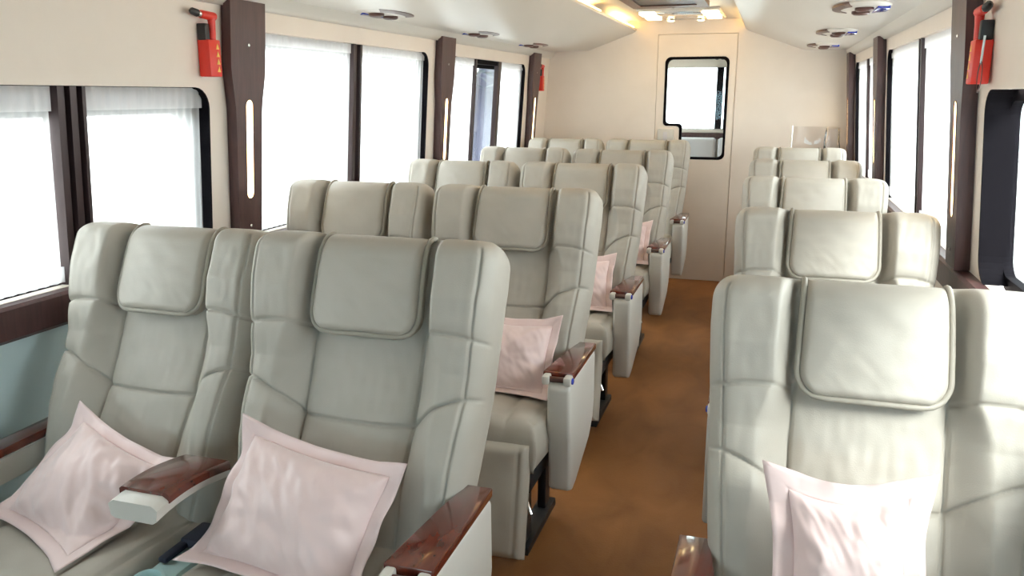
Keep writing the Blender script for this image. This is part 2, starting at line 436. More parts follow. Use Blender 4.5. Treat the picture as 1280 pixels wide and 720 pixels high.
# ------------------------------------------------------------------ pillars
def pillar(side, yc, label):
    f = fL if side == 'L' else fR
    t = thing('pillar_panel', label, 'pillar', (0, 0, 0), group='dark wood pillar panels with slot lamps')
    t.location = f(yc, WB, 0)
    bx = Vector(t.location)
    g = lambda y, z, d: Vector(f(y + yc, z, d)) - bx
    zt, zb = (1.866 if side == 'L' else 1.85), WB + .002
    def hw(z):
        if z > 1.66: return .100
        if z > 1.48:
            k = (z - 1.48) / .18; k = k * k * (3 - 2 * k); return .076 + (.100 - .076) * k
        k = (z - zb) / (1.48 - zb); return .066 + .010 * k
    zs = [zb + (zt - zb) * i / 30 for i in range(31)]
    left = [(-hw(z), z) for z in zs]; right = [(hw(z), z) for z in zs]
    outer = [(-hw(z), z) for z in zs] + [(hw(z), z) for z in zs[::-1]]
    sl = []
    r = .021; z0, z1 = 1.185, 1.535
    for i in range(13): a = PI * i / 12; sl.append((r * math.cos(a), z1 - r + r * math.sin(a)))
    for i in range(13): a = PI + PI * i / 12; sl.append((r * math.cos(a), z0 + r + r * math.sin(a)))
    plate('panel', outer, [sl], g, -.045, -.018, M['wood'], t)
    inner = [(p[0] * .9, p[1]) for p in outer]
    plate('backing', inner, [], g, -.019, -.001, M['wood'], t)
    sl2 = [(p[0] * .98, (p[1] - 1.36) * .998 + 1.36) for p in sl]
    plate('lamp_lens', sl2, [], g, -.0435, -.0195, M['lamp'], t)
    V, F = tube_data([g(p[0], p[1], -.0452) for p in sl], .0015, 6, True); mesh('lamp_trim', V, F, M['brown'], t)
    for z in (1.72, 1.085):
        o = lathe('screw', [(.006, 0), (.006, .002), (.003, .004)], M['chrome'], t, 10, loc=g(0, z, -.045), rot=(0, PI / 2 if side == 'L' else -PI / 2, 0))
    return t
pillar('L', 2.53, 'dark wood pillar panel with lit slot beside the left red hammer holder')
pillar('L', 4.40, 'dark wood pillar panel with lit slot between middle and rear left windows')
pillar('L', 6.24, 'dark wood pillar panel with lit slot at the rear left corner')
pillar('R', 2.77, 'dark wood pillar panel with lit slot beside the right red hammer')
pillar('R', 4.86, 'dark wood pillar panel with lit slot between middle and rear right windows')
pillar('R', 6.56, 'dark wood pillar panel at the rear right corner by the clear plastic')

# ------------------------------------------------------------------ SEAT
LB = .735     # backrest length
RT = .055
def hw_fn(w):
    k = np.clip(w / LB, 0, 1)
    h = np.interp(k, [0, .2, .45, .65, .85, 1], [.262, .278, .293, .300, .308, .308])
    t = np.clip((w - (LB - .058)) / .058, 0, 1)
    return h - .050 * (1 - np.sqrt(np.clip(1 - t * t, 0, 1)))
SW = .139
def front_fn(s, w, seams=True):
    a = np.abs(s); k = w / LB; hw = hw_fn(w)
    cen = .012 + .022 * np.exp(-((k - .20) / .16) ** 2) - .006 * np.exp(-((k - .55) / .12) ** 2) + .010 * (1 - (s / SW) ** 2) * (a < SW)
    bol = np.interp(k, [0, .12, .30, .42, .50, .58, .68, .80, 1], [.050, .066, .078, .074, .062, .060, .076, .092, .088])
    tw = np.interp(k, [0, .6, .7, 1], [.075, .07, .042, .040])
    t = np.clip((a - SW) / tw, 0, 1); t = t * t * (3 - 2 * t)
    n = cen * (1 - t) + bol * t
    # puffed zones between seams
    u = np.clip((a - SW) / np.maximum(hw - SW, .01), 0, 1)
    n += .004 * np.sin(PI * u) * (a > SW)
    re = .046
    q = np.clip((a - (hw - re)) / re, 0, 1)
    n -= (1 - np.sqrt(np.clip(1 - q * q, 0, 1))) * .062
    return n
def polydist(s, w, P):
    d = np.full(s.shape, 9.)
    for (x0, y0), (x1, y1) in zip(P[:-1], P[1:]):
        dx, dy = x1 - x0, y1 - y0; L2 = dx * dx + dy * dy
        t = np.clip(((s - x0) * dx + (w - y0) * dy) / L2, 0, 1)
        d = np.minimum(d, np.hypot(s - x0 - t * dx, w - y0 - t * dy))
    return d
def seat_seams():
    L = []
    for g in (-1, 1):
        L.append([(g * SW * 1.0, .52), (g * (SW + .002), .40), (g * SW, .30), (g * (SW - .004), .18), (g * (SW - .008), .0)])
        L.append([(g * SW, .505), (g * .18, .512), (g * .24, .510), (g * .30, .498)])
        ar = []
        for i in range(9):
            t = i / 8; ar.append((g * (SW + .155 * t), .302 + .075 * math.sin(.5 * PI * t) ** .9))
        L.append(ar)
        ear = []
        for i in range(11):
            t = i / 10; ear.append((g * (SW + .006 + .022 * math.sin(PI * t) ** .8), .705 - .185 * t))
        L.append(ear)
    c = []
    for i in range(9):
        s = -SW + 2 * SW * i / 8; c.append((s, .302 - .006 * (1 - (s / SW) ** 2)))
    L.append(c)
    return L
def build_backrest(parent):
    nf, nb, nsd = 170, 18, 7
    ws = np.concatenate([np.linspace(0, LB - RT, 175), LB - RT + RT * np.sin(np.linspace(0, 1, 16)[1:] * PI / 2 * .985)])
    sl = np.linspace(-1, 1, nf); sl = np.sign(sl) * (1 - (1 - np.abs(sl)) ** 1.15)
    Wg, Sg = np.meshgrid(ws, sl, indexing='ij')
    HW = hw_fn(Wg); Sx = Sg * HW
    N = front_fn(Sx, Wg)
    g = np.zeros_like(N)
    for P in seat_seams():
        k = .55 if len(P) == 11 else 1.
        d = polydist(Sx, Wg, P); g = np.maximum(g, k * np.exp(-(d / .0028) ** 2)); N -= .0035 * k * np.exp(-(d / .014) ** 2)
    de = np.abs(np.abs(Sx) - (HW - .030)); g = np.maximum(g, .6 * np.exp(-(de / .0028) ** 2) * (Wg < LB - .03))
    N -= .012 * g
    # soft wrinkles
    for i in range(0, N.shape[0]):
        for j in range(0, N.shape[1]):
            s, w = Sx[i, j], Wg[i, j]
            N[i, j] += .0022 * noise.noise(Vector((s * 14, w * 26, 1.7))) + .0016 * noise.noise(Vector((s * 50, w * 18, 4.2)))
    back = np.interp(ws / LB, [0, .3, .6, 1], [-.075, -.105, -.10, -.075])
    t = np.clip((ws - (LB - RT)) / RT, 0, 1); f = 1 - np.sqrt(np.clip(1 - t * t, 0, 1))
    mid = -.015
    V = []; F = []
    for i, w in enumerate(ws):
        fr = N[i] + (mid - N[i]) * f[i] * .96; bk = back[i] + (mid - back[i]) * f[i] * .96
        hw = HW[i, 0]
        for j in range(nf): V.append((Sx[i, j], -fr[j], w))
        e0 = fr[-1]
        # right side going back
        for j in range(1, nsd + 1):
            q = j / nsd; V.append((hw - .03 * max(0, (q - .6) / .4) ** 2, -(e0 + (bk - e0) * q), w))
        for j in range(1, nb + 1):
            q = j / nb; sx = (hw - .03) * (1 - 2 * q); V.append((sx, -(bk - .018 * math.sin(PI * q) * (1 - f[i])), w))
        e1 = fr[0]
        for j in range(1, nsd):
            q = 1 - j / nsd; V.append((-(hw - .03 * max(0, (q - .6) / .4) ** 2), -(e1 + (bk - e1) * q), w))
    n = nf + nsd + nb + nsd - 1
    for i in range(len(ws) - 1):
        for j in range(n):
            F.append((i * n + j, i * n + (j + 1) % n, (i + 1) * n + (j + 1) % n, (i + 1) * n + j))
    F.append(tuple(range(n))); F.append(tuple(range((len(ws) - 1) * n, len(ws) * n)))
    return mesh('backrest', V, F, M['leather'], parent, smooth='all')
PADB = .497
def pad_hw(w): return np.interp(w, [PADB, .60, LB], [.134, .132, .128])
def pad_n(s, w):
    n = .056 + .018 * (1 - (np.abs(s) / .14) ** 2.2) + .006 * np.sin(PI * np.clip((w - PADB) / (LB - PADB), 0, 1))
    return n
def build_pad(parent):
    nu, nv = 61, 70
    V = []; F = []; W1 = LB - .001
    wv = np.concatenate([np.linspace(PADB, W1 - .06, 50), W1 - .06 + .06 * np.sin(np.linspace(0, 1, 21)[1:] * PI / 2)])
    rows = []
    for w in wv:
        h = float(pad_hw(w))
        rc = .05; tb = (PADB + rc - w) / rc
        if tb > 0: h -= rc * (1 - math.sqrt(max(0, 1 - min(tb, 1) ** 2)))
        tt = min(max((w - (W1 - .06)) / .06, 0), 1); f = 1 - math.sqrt(1 - tt * tt) if tt < 1 else 1
        row = []
        for u in np.linspace(-1, 1, nu):
            s = u * h; n = float(pad_n(s, w))
            e = min((1 - abs(u)) * h / .016, (w - PADB) / .016, 1)
            n -= .022 * (1 - math.sqrt(max(0, 1 - (1 - e) ** 2)))
            n += .0018 * noise.noise(Vector((s * 20, w * 30, 9))) + .002 * noise.noise(Vector((s * 45 + w * 30, w * 25, 3))) * max(0, 1 - (w - PADB) / .12)
            n = n + (-.012 - n) * f
            row.append((s, n, w))
        rows.append(row)
    base = []
    for row in rows: V += [(s, -n, w) for s, n, w in row]
    k = len(V)
    # skirt back to the seat
    ring = [(i, 0) for i in range(len(rows) - 1, -1, -1)] + [(0, j) for j in range(1, nu)] + [(i, nu - 1) for i in range(1, len(rows))]
    for i, j in ring:
        s, n, w = rows[i][j]; V.append((s * .985, min(-.0, -n + .07), w))
    for i in range(len(rows) - 1):
        for j in range(nu - 1): F.append((i * nu + j, i * nu + j + 1, (i + 1) * nu + j + 1, (i + 1) * nu + j))
    for q in range(len(ring) - 1):
        (i, j), (i2, j2) = ring[q], ring[q + 1]
        F.append((i * nu + j, i2 * nu + j2, k + q + 1, k + q))
    pad = mesh('headrest_pad', V, F, M['leather'], parent, smooth='all')
    pts = []
    for i, j in ring[::2]:
        s, n, w = rows[i][j]
        pts.append((s * 1.022, -n - .007, w - (.002 if w < PADB + .02 else 0)))
    V, F = tube_data(pts, .0062, 8); mesh('piping', V, F, M['piping'], pad, smooth='all')
    return pad
def soft_slab(name, x0, x1, y0, y1, z0, z1, r, seams, parent, m, crown=.012, rot=None, loc=(0, 0, 0)):
    """rounded cushion with seams given as polylines in (x,y) on top"""
    nx, ny = 90, 80
    V = []; F = []
    xs = np.linspace(x0, x1, nx); ys = np.linspace(y0, y1, ny)
    Xg, Yg = np.meshgrid(xs, ys, indexing='ij')
    e = np.minimum(np.minimum(Xg - x0, x1 - Xg), np.minimum(Yg - y0, y1 - Yg))
    q = np.clip(1 - e / r, 0, 1); drop = r * (1 - np.sqrt(np.clip(1 - q * q, 0, 1)))
    U = (Xg - (x0 + x1) / 2) / ((x1 - x0) / 2); Vv = (Yg - (y0 + y1) / 2) / ((y1 - y0) / 2)
    Z = z1 - drop + crown * (1 - U ** 2) * (1 - Vv ** 2)
    for P in seams:
        d = polydist(Xg, Yg, P); Z -= .006 * np.exp(-(d / .0036) ** 2) + .004 * np.exp(-(d / .018) ** 2)
    for i in range(nx):
        for j in range(ny):
            Z[i, j] += .0025 * noise.noise(Vector((Xg[i, j] * 16, Yg[i, j] * 16, 2.2)))
    for i in range(nx):
        for j in range(ny): V.append((Xg[i, j], Yg[i, j], Z[i, j]))
    ring = [(i, 0) for i in range(nx)] + [(nx - 1, j) for j in range(1, ny)] + [(i, ny - 1) for i in range(nx - 2, -1, -1)] + [(0, j) for j in range(ny - 2, 0, -1)]
    k = len(V); R = len(ring)
    for lev, (zz, ins) in enumerate([((z0 + z1) / 2 - r * .3, -.004), (z0 + .02, 0), (z0, .015)]):
        for i, j in ring:
            x, y = Xg[i, j], Yg[i, j]; cx, cy = (x0 + x1) / 2, (y0 + y1) / 2
            V.append((x - ins * (1 if x > cx else -1) * (1 if abs(x - cx) > (x1 - x0) * .49 else 0), y - ins * (1 if y > cy else -1) * (1 if abs(y - cy) > (y1 - y0) * .49 else 0), zz))
    for i in range(nx - 1):
        for j in range(ny - 1): F.append((i * ny + j, (i + 1) * ny + j, (i + 1) * ny + j + 1, i * ny + j + 1))
    for q in range(R):
        q2 = (q + 1) % R
        a, b = ring[q][0] * ny + ring[q][1], ring[q2][0] * ny + ring[q2][1]
        F.append((a, b, k + q2, k + q))
        for lev in range(2): F.append((k + lev * R + q, k + lev * R + q2, k + (lev + 1) * R + q2, k + (lev + 1) * R + q))
    F.append(tuple(k + 2 * R + q for q in range(R)))
    return mesh(name, V, F, m, parent, smooth='all', loc=loc, rot=rot or (0, 0, 0))

RECL = math.radians(21.5)
def set_back(root, rec):
    for ch in root.children:
        if ch.name.startswith(('backrest', 'headrest_pad')):
            ch.rotation_euler = (-rec, 0, 0)
def make_seat():
    root = bpy.data.objects.new('passenger_seat', None); COL.objects.link(root); root.empty_display_size = .1
    piv = (0, -.058, .452)
    b = build_backrest(root); b.location = piv
    p = build_pad(root); p.location = piv
    set_back(root, RECL)
    seams = []
    for g in (-1, 1): seams.append([(g * .135, .02), (g * .138, -.20), (g * .150, -.36), (g * .165, -.52)])
    seams.append([(-.14, -.26), (.14, -.26)])
    for g in (-1, 1): seams.append([(g * .232, .0), (g * .236, -.49)])
    soft_slab('cushion', -.262, .262, -.53, .02, .35, .505, .05, seams, root, M['leather'], rot=(math.radians(-5.0), 0, 0), loc=(0, 0, -.026))
    # calf rest: slab hanging below the cushion front
    lr = soft_slab('leg_rest', -.245, .245, -.17, .17, -.035, .035, .028, [[(g * .22, -.16), (g * .22, .16)] for g in (-1, 1)], root, M['leather'], crown=.012,
                   rot=(math.radians(78), 0, 0), loc=(0, -.52, .292))
    # dark understructure
    boxes('seat_base', [((-.20, -.34, .0), (-.14, .02, .03)), ((.14, -.34, .0), (.20, .02, .03)),
                        ((-.185, -.32, .029), (-.155, -.25, .31)), ((.155, -.32, .029), (.185, -.25, .31)), ((-.185, -.07, .029), (-.155, -.01, .31)), ((.155, -.07, .029), (.185, -.01, .31)),
                        ((-.245, -.48, .30), (.245, .0, .352))], M['black'], root, bev=.004)
    V, F = tube_data([(.20, -.42, .30), (.235, -.47, .26), (.25, -.485, .235)], .006, 8); mesh('lever', V, F, M['chrome'], root)
    return root
def aisle_armrest(root, sx):
    """panel armrest on the aisle side; sx=+1 right side of the seat"""
    xin, xout = sx * .262, sx * .335
    prof = [(-.345, .612), (.0, .618), (.015, .60), (.018, .44), (.0, .37), (-.06, .315), (-.25, .245), (-.30, .235), (-.335, .25), (-.345, .42), (-.36, .455), (-.362, .595)]
    o = prism('armrest_panel', prof, lambda u, v, d: (d, u, v), xin, xout, M['plastic'], root, bev=.012, seg=3)
    V, F = [], []
    # wood cap, narrower at the rear
    cap = [(sx * .240, -.325), (sx * .338, -.325), (sx * .338, .008), (sx * .278, .008), (sx * .262, -.10)]
    bm = bmesh.new()
    a = [bm.verts.new((x, y, .614)) for x, y in cap]; b = [bm.verts.new((x, y, .636)) for x, y in cap]
    bm.faces.new(a); bm.faces.new(b)
    for i in range(5): bm.faces.new((a[i], a[(i + 1) % 5], b[(i + 1) % 5], b[i]))
    bmesh.ops.recalc_face_normals(bm, faces=bm.faces)
    bmesh.ops.bevel(bm, geom=list(bm.edges), offset=.004, segments=2, profile=.5, affect='EDGES')
    from_bm('wood_cap', bm, M['burl'], o)
    for a0, a1 in ((.245, .268), (.312, .336)):
        box('hinge_cap', (min(sx * a0, sx * a1), -.362, .604), (max(sx * a0, sx * a1), -.322, .632), M['plastic'], o, bev=.006)
    V, F = tube_data([(sx * .262, -.343, .619), (sx * .318, -.343, .619)], .009, 10); mesh('hinge_pin', V, F, M['brown'], o)
    lathe('recline_button', [(.010, 0), (.010, .004), (.006, .006)], M['blue'], o, 14, loc=(sx * .336, -.343, .618), rot=(0, sx * PI / 2, 0))
    return o
def centre_armrest(root, x):
    """fold-down armrest between two seats: arched, beige with burl cap"""
    N = 16; ys = np.linspace(-.085, -.320, N)
    def sect(y):
        t = (-y - .085) / .235
        top = .650 + .022 * math.sin(t * 2.2) - .006 * t ** 2.2
        th = .036 + .004 * t
        return top, th
    V = []; F = []
    for y in ys:
        top, th = sect(y)
        for (dx, dz) in [(-.060, -th * .25), (-.056, -.006), (-.046, 0), (.046, 0), (.056, -.006), (.060, -th * .25), (.056, -th + .006), (.046, -th), (-.046, -th), (-.056, -th + .006)]:
            V.append((x + dx, y, top + dz))
    n = 10
    for i in range(N - 1):
        for j in range(n): F.append((i * n + j, i * n + (j + 1) % n, (i + 1) * n + (j + 1) % n, (i + 1) * n + j))
    F += [tuple(range(n)), tuple(range((N - 1) * n, N * n))]
    o = mesh('centre_armrest', V, F, M['plastic'], root)
    V = []; F = []
    yc = np.linspace(-.087, -.285, N)
    for y in yc:
        top, th = sect(y)
        for (dx, dz) in [(-.062, -.014), (-.062, .002), (-.056, .007), (.056, .007), (.062, .002), (.062, -.014)]: V.append((x + dx, y, top + dz))
    n = 6
    for i in range(N - 1):
        for j in range(n): F.append((i * n + j, i * n + (j + 1) % n, (i + 1) * n + (j + 1) % n, (i + 1) * n + j))
    F += [tuple(range(n)), tuple(range((N - 1) * n, N * n))]
    mesh('wood_cap', V, F, M['burl'], o)
    # console below with cup holder
    c = boxes('console', [((x - .036, -.46, .37), (x + .036, -.09, .470))], M['console'], root, bev=.01)
    V = []; F = []
    lathe('cup_holder', [(.033, .0), (.033, .014), (.026, .016), (.024, .010), (.024, -.03)], M['console'], c, 22, loc=(x, -.30, .468))
    boxes('seat_belt', [((x - .026, -.17, .472), (x + .026, -.09, .495)), ((x - .028, -.24, .474), (x - .005, -.15, .488))], M['strap'], root, bev=.006)
def wall_armrest(root, sx):
    xin, xout = sx * .268, sx * .325
    prof = [(-.50, .60), (.06, .612), (.06, .545), (-.50, .535)]
    o = prism('wall_armrest', prof, lambda u, v, d: (d, u, v), min(xin, xout), max(xin, xout), M['plastic'], root, bev=.006)
    cap = [(-.50, .602), (.06, .614), (.06, .636), (-.50, .624)]
    prism('wood_cap', cap, lambda u, v, d: (d, u, v), min(xin, xout) - .003, max(xin, xout) + .003, M['burl'], o, bev=.005)
    V, F = tube_data([(sx * .266, -.5, .603), (sx * .266, .06, .614)], .003, 6); mesh('metal_strip', V, F, M['chrome'], o)

XA, XW, XS = -.857, -1.478, .203
proto = make_seat()
seatA = proto
seatW = copy_tree(proto); seatS = copy_tree(proto)
aisle_armrest(seatA, 1); centre_armrest(seatA, -.318)
wall_armrest(seatW, -1)
aisle_armrest(seatS, -1); wall_armrest(seatS, 1)
ordn = ['front', 'second', 'third', 'fourth', 'rearmost']
extraA = ['pink pillow against its back', 'pink pillow by its aisle arm', 'pink pillow behind its aisle arm', 'pale pink pillow half hidden', 'nearest the rear door']
recs = {'A': [0, 0, 0, 1.2, -.6], 'W': [3.0, -.2, .3, .2, -.5], 'S': [0, .3, -.2, .6, -1.2]}
for k in range(5):
    y = ROW0 + k * PITCH
    for key, src, x, z in (('A', seatA, XA, PLAT), ('W', seatW, XW, PLAT), ('S', seatS, XS, FLOOR)):
        o = src if k == 0 else copy_tree(src)
        o.location = (x + (.015 if key == 'W' and k == 0 else .015 if key == 'S' and k < 2 else 0), y + (.02 if key == 'W' and k == 0 else 0), z)
        if key == 'W' and k == 0: o.scale = (.94, 1, 1)
        set_back(o, RECL + math.radians(recs[key][k]))
        if key == 'A': lab = 'beige leather aisle seat of the left block, %s row, %s' % (ordn[k], extraA[k])
        elif key == 'W': lab = 'beige leather window seat of the left block, %s row' % ordn[k]
        else: lab = 'pale leather single seat right of the aisle, %s row' % ordn[k]
        if key == 'W' and k == 0: lab += ', wood armrest over its pillow'
        if key == 'S' and k == 0: lab += ', brightly lit with pillow'
        tag(o, lab, 'seat', 'leather passenger seats')

# ------------------------------------------------------------------ pillows
def make_pillow(label, loc, rot, w=.30, h=.25, T=.06, seed=0., fl=.030, bend=0., pinch=.07):
    nu, nv = 76, 66
    def pos(u, v, side):
        # u,v in -1..1 ; edges pulled in between corners
        x = u * w / 2 * (1 - pinch * (1 - abs(u) ** 2 * 0) * (1 - v * v) * abs(u)); y = v * h / 2 * (1 - pinch * 1.3 * (1 - u * u) * abs(v))
        b = (1 - abs(u) ** 2.6) * (1 - abs(v) ** 2.6)
        t = T * max(b, 0) ** .55
        wr = .016 * noise.noise(Vector((u * 1.5 + seed, v * 1.5, seed))) + .007 * noise.noise(Vector((u * 3.2 + v * 2.4 + seed, v * 1.2 - u, seed + 3))) + .003 * noise.noise(Vector((u * 9 + v * 5, v * 3 - u * 2, seed + 5)))
        # radiating creases near corners
        cr = .006 * math.sin(14 * math.atan2(v - .0, u) + seed) * (max(abs(u), abs(v)) ** 3) * (1 - max(abs(u), abs(v)) ** 6)
        z = side * (t + (wr + cr) * min(1, t / (.4 * T)))
        return x, y, z + bend * (u * u)
    V = []; F = []
    us = np.sin(np.linspace(-1, 1, nu) * PI / 2) * .35 + np.linspace(-1, 1, nu) * .65; vs = np.sin(np.linspace(-1, 1, nv) * PI / 2) * .35 + np.linspace(-1, 1, nv) * .65
    for side in (1, -1):
        for u in us:
            for v in vs: V.append(pos(u, v, side))
    K = nu * nv
    for i in range(nu - 1):
        for j in range(nv - 1):
            q = (i * nv + j, (i + 1) * nv + j, (i + 1) * nv + j + 1, i * nv + j + 1); F.append(q); F.append(tuple(a + K for a in q[::-1]))
    o = mesh('pillow', V, F, M['pillow'], smooth='all', loc=loc)
    bm = bmesh.new(); bm.from_mesh(o.data); bmesh.ops.remove_doubles(bm, verts=bm.verts, dist=.0004); bmesh.ops.recalc_face_normals(bm, faces=bm.faces); bm.to_mesh(o.data); bm.free()
    o.rotation_euler = rot
    # flange border
    per = []
    n = 60
    for i in range(n): per.append((-1 + 2 * i / n, -1, 0, -1))
    for i in range(n): per.append((1, -1 + 2 * i / n, 1, 0))
    for i in range(n): per.append((1 - 2 * i / n, 1, 0, 1))
    for i in range(n): per.append((-1, 1 - 2 * i / n, -1, 0))
    V = []; F = []; m_ = 5; N = len(per)
    for i, (u, v, du, dv) in enumerate(per):
        x, y, z = pos(u, v, 0)
        # outward incl. corners
        cx = max(0, (abs(u) - .8) / .2) * (1 if u > 0 else -1); cy = max(0, (abs(v) - .8) / .2) * (1 if v > 0 else -1)
        ox, oy = (du if du else cx), (dv if dv else cy)
        for side in (.0012, -.0012):
            for k in range(m_):
                q = k / (m_ - 1)
                wv = .003 * q * math.sin(i * .31 + seed * 2) + .014 * q * noise.noise(Vector((i * .06, seed, 2)))
                cc = abs(cx * cy)
                V.append((x + ox * fl * (q - .12) * (1 + .25 * cc), y + oy * fl * (q - .12) * (1 + .25 * cc), z + side + wv + .018 * q * cc))
    st = 2 * m_
    for i in range(N):
        i2 = (i + 1) % N
        for k in range(m_ - 1):
            F.append((i * st + k, i2 * st + k, i2 * st + k + 1, i * st + k + 1))
            F.append((i * st + m_ + k, i * st + m_ + k + 1, i2 * st + m_ + k + 1, i2 * st + m_ + k))
        F.append((i * st + m_ - 1, i2 * st + m_ - 1, i2 * st + 2 * m_ - 1, i * st + 2 * m_ - 1))
        F.append((i * st, i * st + m_, i2 * st + m_, i2 * st))
    mesh('flange', V, F, M['pillow'], o, smooth='all')
    tag(o, label, 'pillow', 'pink seat pillows')
    return o
def pil(label, x, y, z, lean, roll, yaw=0, **k):
    """upright pillow leaning back by lean deg, roll in its own plane"""
    R = Matrix.Rotation(math.radians(yaw), 4, 'Z') @ Matrix.Rotation(math.radians(90 - lean), 4, 'X') @ Matrix.Rotation(math.radians(roll), 4, 'Z')
    row = k.pop('row', 0); base = k.pop('base', PLAT)
    o = make_pillow(label, (x, y, z), R.to_euler(), **k)
    # soft contact: cloth below the cushion top is squeezed flat and spreads forward
    W = Matrix.Translation((x, y, z)) @ R; Wi = W.inverted()
    for ob in (o, o.children[0]):
        for v in ob.data.vertices:
            p = W @ v.co
            zb = base + .489 + .087 * (ROW0 + row * PITCH - p.y) + .024
            if p.z < zb:
                d = zb - p.z; p.z = zb - .2 * d; p.y -= .7 * d; v.co = Wi @ p
        ob.data.update()
    return o
PILS = [
 ('pink pillow lying askew under the centre wood armrest in the front left window seat', -1.44, 1.33, .672, 47, -17, dict(seed=1.3, w=.29, h=.245, T=.068)),
 ('pink pillow in the front left aisle seat, leaning on the backrest', -.885, 1.325, .70, 36, -8, dict(seed=4.1, w=.345, h=.265, T=.074)),
 ('pink pillow in the second left aisle seat beside the tall arm panel', XA + .06, ROW0 + PITCH - .150, .695, 32, 0, dict(seed=7.7, row=1)),
 ('pink pillow in the third left aisle seat', XA + .05, ROW0 + 2 * PITCH - .150, .695, 32, 4, dict(seed=9.2, row=2)),
 ('pink pillow barely showing in the fourth left aisle seat', XA + .06, ROW0 + 3 * PITCH - .150, .695, 32, 2, dict(seed=11.9, row=3)),
 ('bright pink pillow standing in the front right single seat', .178, 1.36, .758, 26, 2.5, dict(seed=14.4, base=FLOOR, w=.20, h=.255, fl=.04, pinch=.13)),
]
for lab, x, y, z, ln, rl, kw in PILS: pil(lab, x, y, z, ln, rl, **kw)

# ------------------------------------------------------------------ overhead consoles
def console(sgn, x, y, z, tilt, label):
    t = thing('overhead_console', label, 'vent', (x, y, z), (0, tilt, 0), 'overhead air and light consoles')
    def ell(a, b, z, n=32): return [(a * math.cos(2 * PI * i / n), b * math.sin(2 * PI * i / n), z) for i in range(n)]
    V = []; F = []
    L = [ell(.105, .21, .004), ell(.105, .21, -.005), ell(.090, .19, -.012), ell(.05, .13, -.015)]
    for l in L: V += l
    for i in range(3):
        for j in range(32): F.append((i * 32 + j, i * 32 + (j + 1) % 32, (i + 1) * 32 + (j + 1) % 32, (i + 1) * 32 + j))
    F += [tuple(range(32)), tuple(range(96, 128))]
    mesh('housing', V, F, M['ceil'], t)
    # inner brown crescent toward the aisle
    V = []; F = []
    for i in range(17):
        a = -.95 + 1.9 * i / 16
        for (k, zz) in ((1.03, -.002), (1.03, -.011), (.74, -.017), (.74, -.006)):
            V.append((sgn * .105 * k * math.cos(a), .21 * k * math.sin(a), zz))
    for i in range(16):
        for j in range(4): F.append((i * 4 + j, i * 4 + (j + 1) % 4, i * 4 + 4 + (j + 1) % 4, i * 4 + 4 + j))
    F += [(0, 1, 2, 3), (64, 65, 66, 67)]
    mesh('trim', V, F, M['brown'], t, smooth=False)
    for yy in (-.07, .07):
        lathe('air_nozzle', [(.034, -.008), (.034, -.024), (.026, -.029), (.015, -.025)], M['brown'], t, 18, loc=(sgn * -.002, yy, 0))
    prism('lens', [(-sgn * .095, -.06), (-sgn * .045, -.11), (-sgn * .045, .11), (-sgn * .095, .06)], lambda u, v, d: (u, v, d), -.020, -.008, M['blue'], t, bev=.002)
    return t
for i, y in enumerate((3.42, 4.66, 5.78)):
    console(1, -1.665, y, 1.911, 0, 'oval air and reading light console above left windows, ' + ['nearest', 'middle', 'farthest'][i] + ' one')
for i, y in enumerate((3.55, 4.86, 6.1)):
    console(-1, .305, y, 1.888, 0, 'oval air and reading light console above right seats, ' + ['nearest', 'middle', 'farthest'][i] + ' one')

# ------------------------------------------------------------------ ceiling middle
t = thing('ceiling_monitor', 'dark screen in brown frame set in the middle of the ceiling', 'monitor', (-.66, 5.15, 2.125))
plate('frame', rrect(-.24, -.45, .24, .36, .02), [rrect(-.175, -.40, .175, .22, .01)], lambda u, v, d: (u, v, d), -.032, 0, M['brown'], t)
box('screen', (-.176, -.401, -.026), (.176, .221, -.004), M['screen'], t, bev=.002)
lathe('catch', [(.009, -.032), (.009, -.036), (.004, -.04)], M['chrome'], t, 10, loc=(.02, .30, 0))
t = thing('ceiling_light', 'lit ceiling lamp with warm slats and chrome spots before the rear wall', 'lamp', (-.655, 6.10, 2.125))
box('housing', (-.28, -.28, -.018), (.28, .42, 0), M['ceil'], t, bev=.006)
for sx in (-1, 1):
    for yy in (-.16, .12): 
        a, b = sorted((sx * .265, sx * .165)); box('slat', (a, yy - .085, -.036), (b, yy + .085, -.017), M['lampw'], t, bev=.004)
box('centre_panel', (-.155, -.22, -.030), (.155, .16, -.017), M['chrome'], t, bev=.004)
for sx in (-.11, .11):
    lathe('spot', [(.040, -.017), (.040, -.028), (.030, -.034)], M['chrome'], t, 20, loc=(sx, .30, 0)); lathe('bulb', [(.026, -.030), (.026, -.037), (.012, -.040)], M['lampw'], t, 16, loc=(sx, .30, 0))
for nm, x0, x1, lab in (('cove_light', -1.150, -1.082, 'yellow strip light in the ceiling cove over the left seats'), ('cove_light', -.228, -.160, 'yellow strip light in the ceiling cove over the aisle')):
    for y0, y1, wh in ((2.2, 5.35, ', long piece'), (5.95, YB - .06, ', short rear piece')):
        o = box(nm, (x0, y0, 2.0705), (x1, y1, 2.080), M['cove'], bev=.002)
        tag(o, lab + wh, 'lamp', 'ceiling cove strips')

